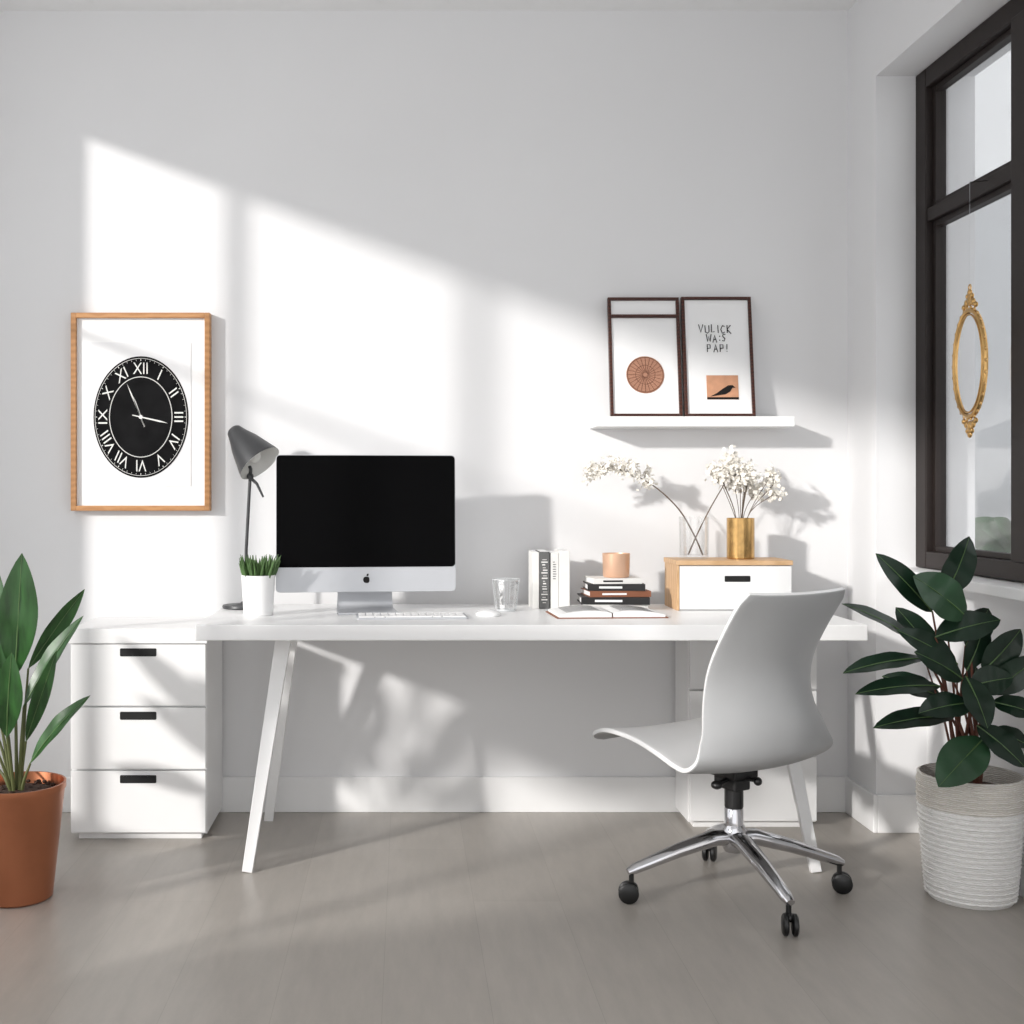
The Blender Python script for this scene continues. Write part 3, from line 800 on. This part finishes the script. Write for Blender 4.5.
b.obj('leaves', [M_leafL, M_rib], g, smooth=True); st.obj('stems', M_stemg, g, smooth=True)

# ------------------------------------------------------------------ right plant
g = group('potted_ficus', (1.583, 3.36, 0))
b = MB(); b.lathe([(0, 0), (0.108, 0), (0.115, 0.010), (0.122, 0.06), (0.133, 0.22), (0.136, 0.26)], n=56, caps=False)
b.lathe([(0.136, 0.26), (0.139, 0.275), (0.138, 0.325), (0.139, 0.345), (0.132, 0.348), (0.129, 0.30), (0, 0.298)], n=56, caps=False, mi=1)
b.obj('woven_pot', [M_rope, M_rope2], g, smooth=True)
b = MB()
for k in range(22):
    zz = 0.014+k*0.0148; rr = 0.1145+(0.1375-0.1145)*min(1, zz/0.27)
    pts = [(rr*math.cos(2*PI*i/96), rr*math.sin(2*PI*i/96), zz) for i in range(97)]
    b.tube(pts, [0.0040+0.0012*math.sin(i*PI/2+k*PI) for i in range(97)], n=6, mi=(1 if zz > 0.262 else 0))
b.obj('coils', [M_rope, M_rope2], g, smooth=True)
b = MB(); b.lathe([(0.128, 0.30), (0.08, 0.308), (0, 0.312)], n=30, caps=False); b.obj('soil', M_soil, g)
b = MB(); st = MB()
LR = [
 ((-.115, -.02, .80), (-.285, -.05, .965), .070, (-.5, -.8, .6)),
 ((-.085, -.02, .84), (-.022, -.04, 1.012), .095, (.2, -1, .1)),
 ((-.035, -.05, .79), (-.195, -.08, .905), .120, (-.3, -1, .6)),
 ((-.125, -.06, .735), (.045, -.08, .785), .095, (.2, -.8, .8)),
 ((-.150, -.02, .71), (-.375, -.04, .825), .066, (-.2, -.5, .9)),
 ((-.150, -.05, .675), (-.390, -.09, .640), .070, (-.1, -.5, .9)),
 ((-.110, -.06, .60), (-.360, -.10, .585), .072, (-.2, -.6, .9)),
 ((-.075, -.07, .52), (-.315, -.11, .495), .076, (-.2, -.6, .9)),
 ((-.010, -.10, .465), (-.165, -.17, .350), .115, (-.3, -1, .7)),
 ((-.03, -.10, .50), (.07, -.16, .40), .090, (.2, -1, .7)),
 ((.02, -.08, .56), (.130, -.13, .53), .080, (.2, -.8, .8)),
 ((.01, -.05, .64), (.100, -.08, .76), .085, (.3, -1, .4)),
 ((.03, -.05, .58), (.140, -.10, .69), .082, (.3, -1, .5)),
 ((-.03, -.04, .64), (.015, -.05, .78), .075, (.3, -1, .2)),
 ((-.05, -.06, .62), (-.200, -.10, .70), .085, (-.3, -.9, .7)),
 ((-.06, -.05, .66), (-.235, -.07, .755), .080, (-.3, -.8, .7)),
 ((-.04, -.09, .56), (-.205, -.14, .54), .085, (-.2, -.8, .8)),
 ((-.03, -.06, .60), (.07, -.10, .63), .090, (.2, -.9, .7)),
 ((-.05, -.08, .63), (-.02, -.14, .50), .085, (.1, -1, .4)),
 ((.03, -.06, .48), (.120, -.10, .44), .070, (.2, -.8, .8)),
 ((.0, .03, .70), (.09, .08, .80), .080, (.1, -1, .4)),
 ((-.07, .05, .66), (-.16, .12, .80), .080, (-.1, -1, .4)),
 ((-.06, .05, .55), (-.20, .12, .60), .080, (-.1, -.7, .8)),
 ((.02, .05, .50), (.07, .12, .63), .080, (.1, -1, .4)),
]
roots = [(-0.045, -0.02), (-0.02, 0.02), (0.01, -0.03), (0.03, 0.01), (0.0, -0.05)]
for i, (bs, tp, w, n) in enumerate(LR):
    b.leaf(bs, tp, w, nrm=n, arch=0.10, mi=(2 if i in (2, 8) else 0), rib=1, peak=0.48, fold=0.15, sharp=0.7)
    r = roots[i % 5]
    L_ = cr([(r[0], r[1], 0.30), (r[0]*0.7+bs[0]*0.35, r[1]*0.6+bs[1]*0.4, 0.30+(bs[2]-0.30)*0.5), bs], 10)
    st.tube(L_, [0.0065-0.004*k/10 for k in range(11)] if i % 2 == 0 else [0.0045-0.0025*k/10 for k in range(11)], n=7)
b.obj('leaves', [M_leafR, M_rib, M_leafR2], g, smooth=True); st.obj('stems', M_stem, g, smooth=True)

# ------------------------------------------------------------------ lights
w = bpy.data.worlds.new('sky'); sc.world = w; w.use_nodes = True
bg = w.node_tree.nodes['Background']; bg.inputs['Color'].default_value = (0.985, 0.99, 1.0, 1); bg.inputs['Strength'].default_value = 1.52
sd = bpy.data.lights.new('sun', 'SUN'); sd.energy = 3.3; sd.angle = math.radians(2.8); sd.color = (1.0, 0.968, 0.93)
so = bpy.data.objects.new('sun', sd); sc.collection.objects.link(so)
so.rotation_euler = Vector((1.183, 1.0, -0.45)).to_track_quat('-Z', 'Y').to_euler(); so.location = (-4, -2, 4)

# ------------------------------------------------------------------ camera
cd = bpy.data.cameras.new('camera'); cam = bpy.data.objects.new('camera', cd); sc.collection.objects.link(cam)
cam.location = (0, 0, 1.14); cam.rotation_euler = (PI/2, 0, 0)
cd.sensor_width = 36; cd.lens = 1200*36/1024; cd.shift_x = (512-405)/1024; cd.shift_y = -(512-490)/1024
cd.clip_start = 0.05
sc.camera = cam
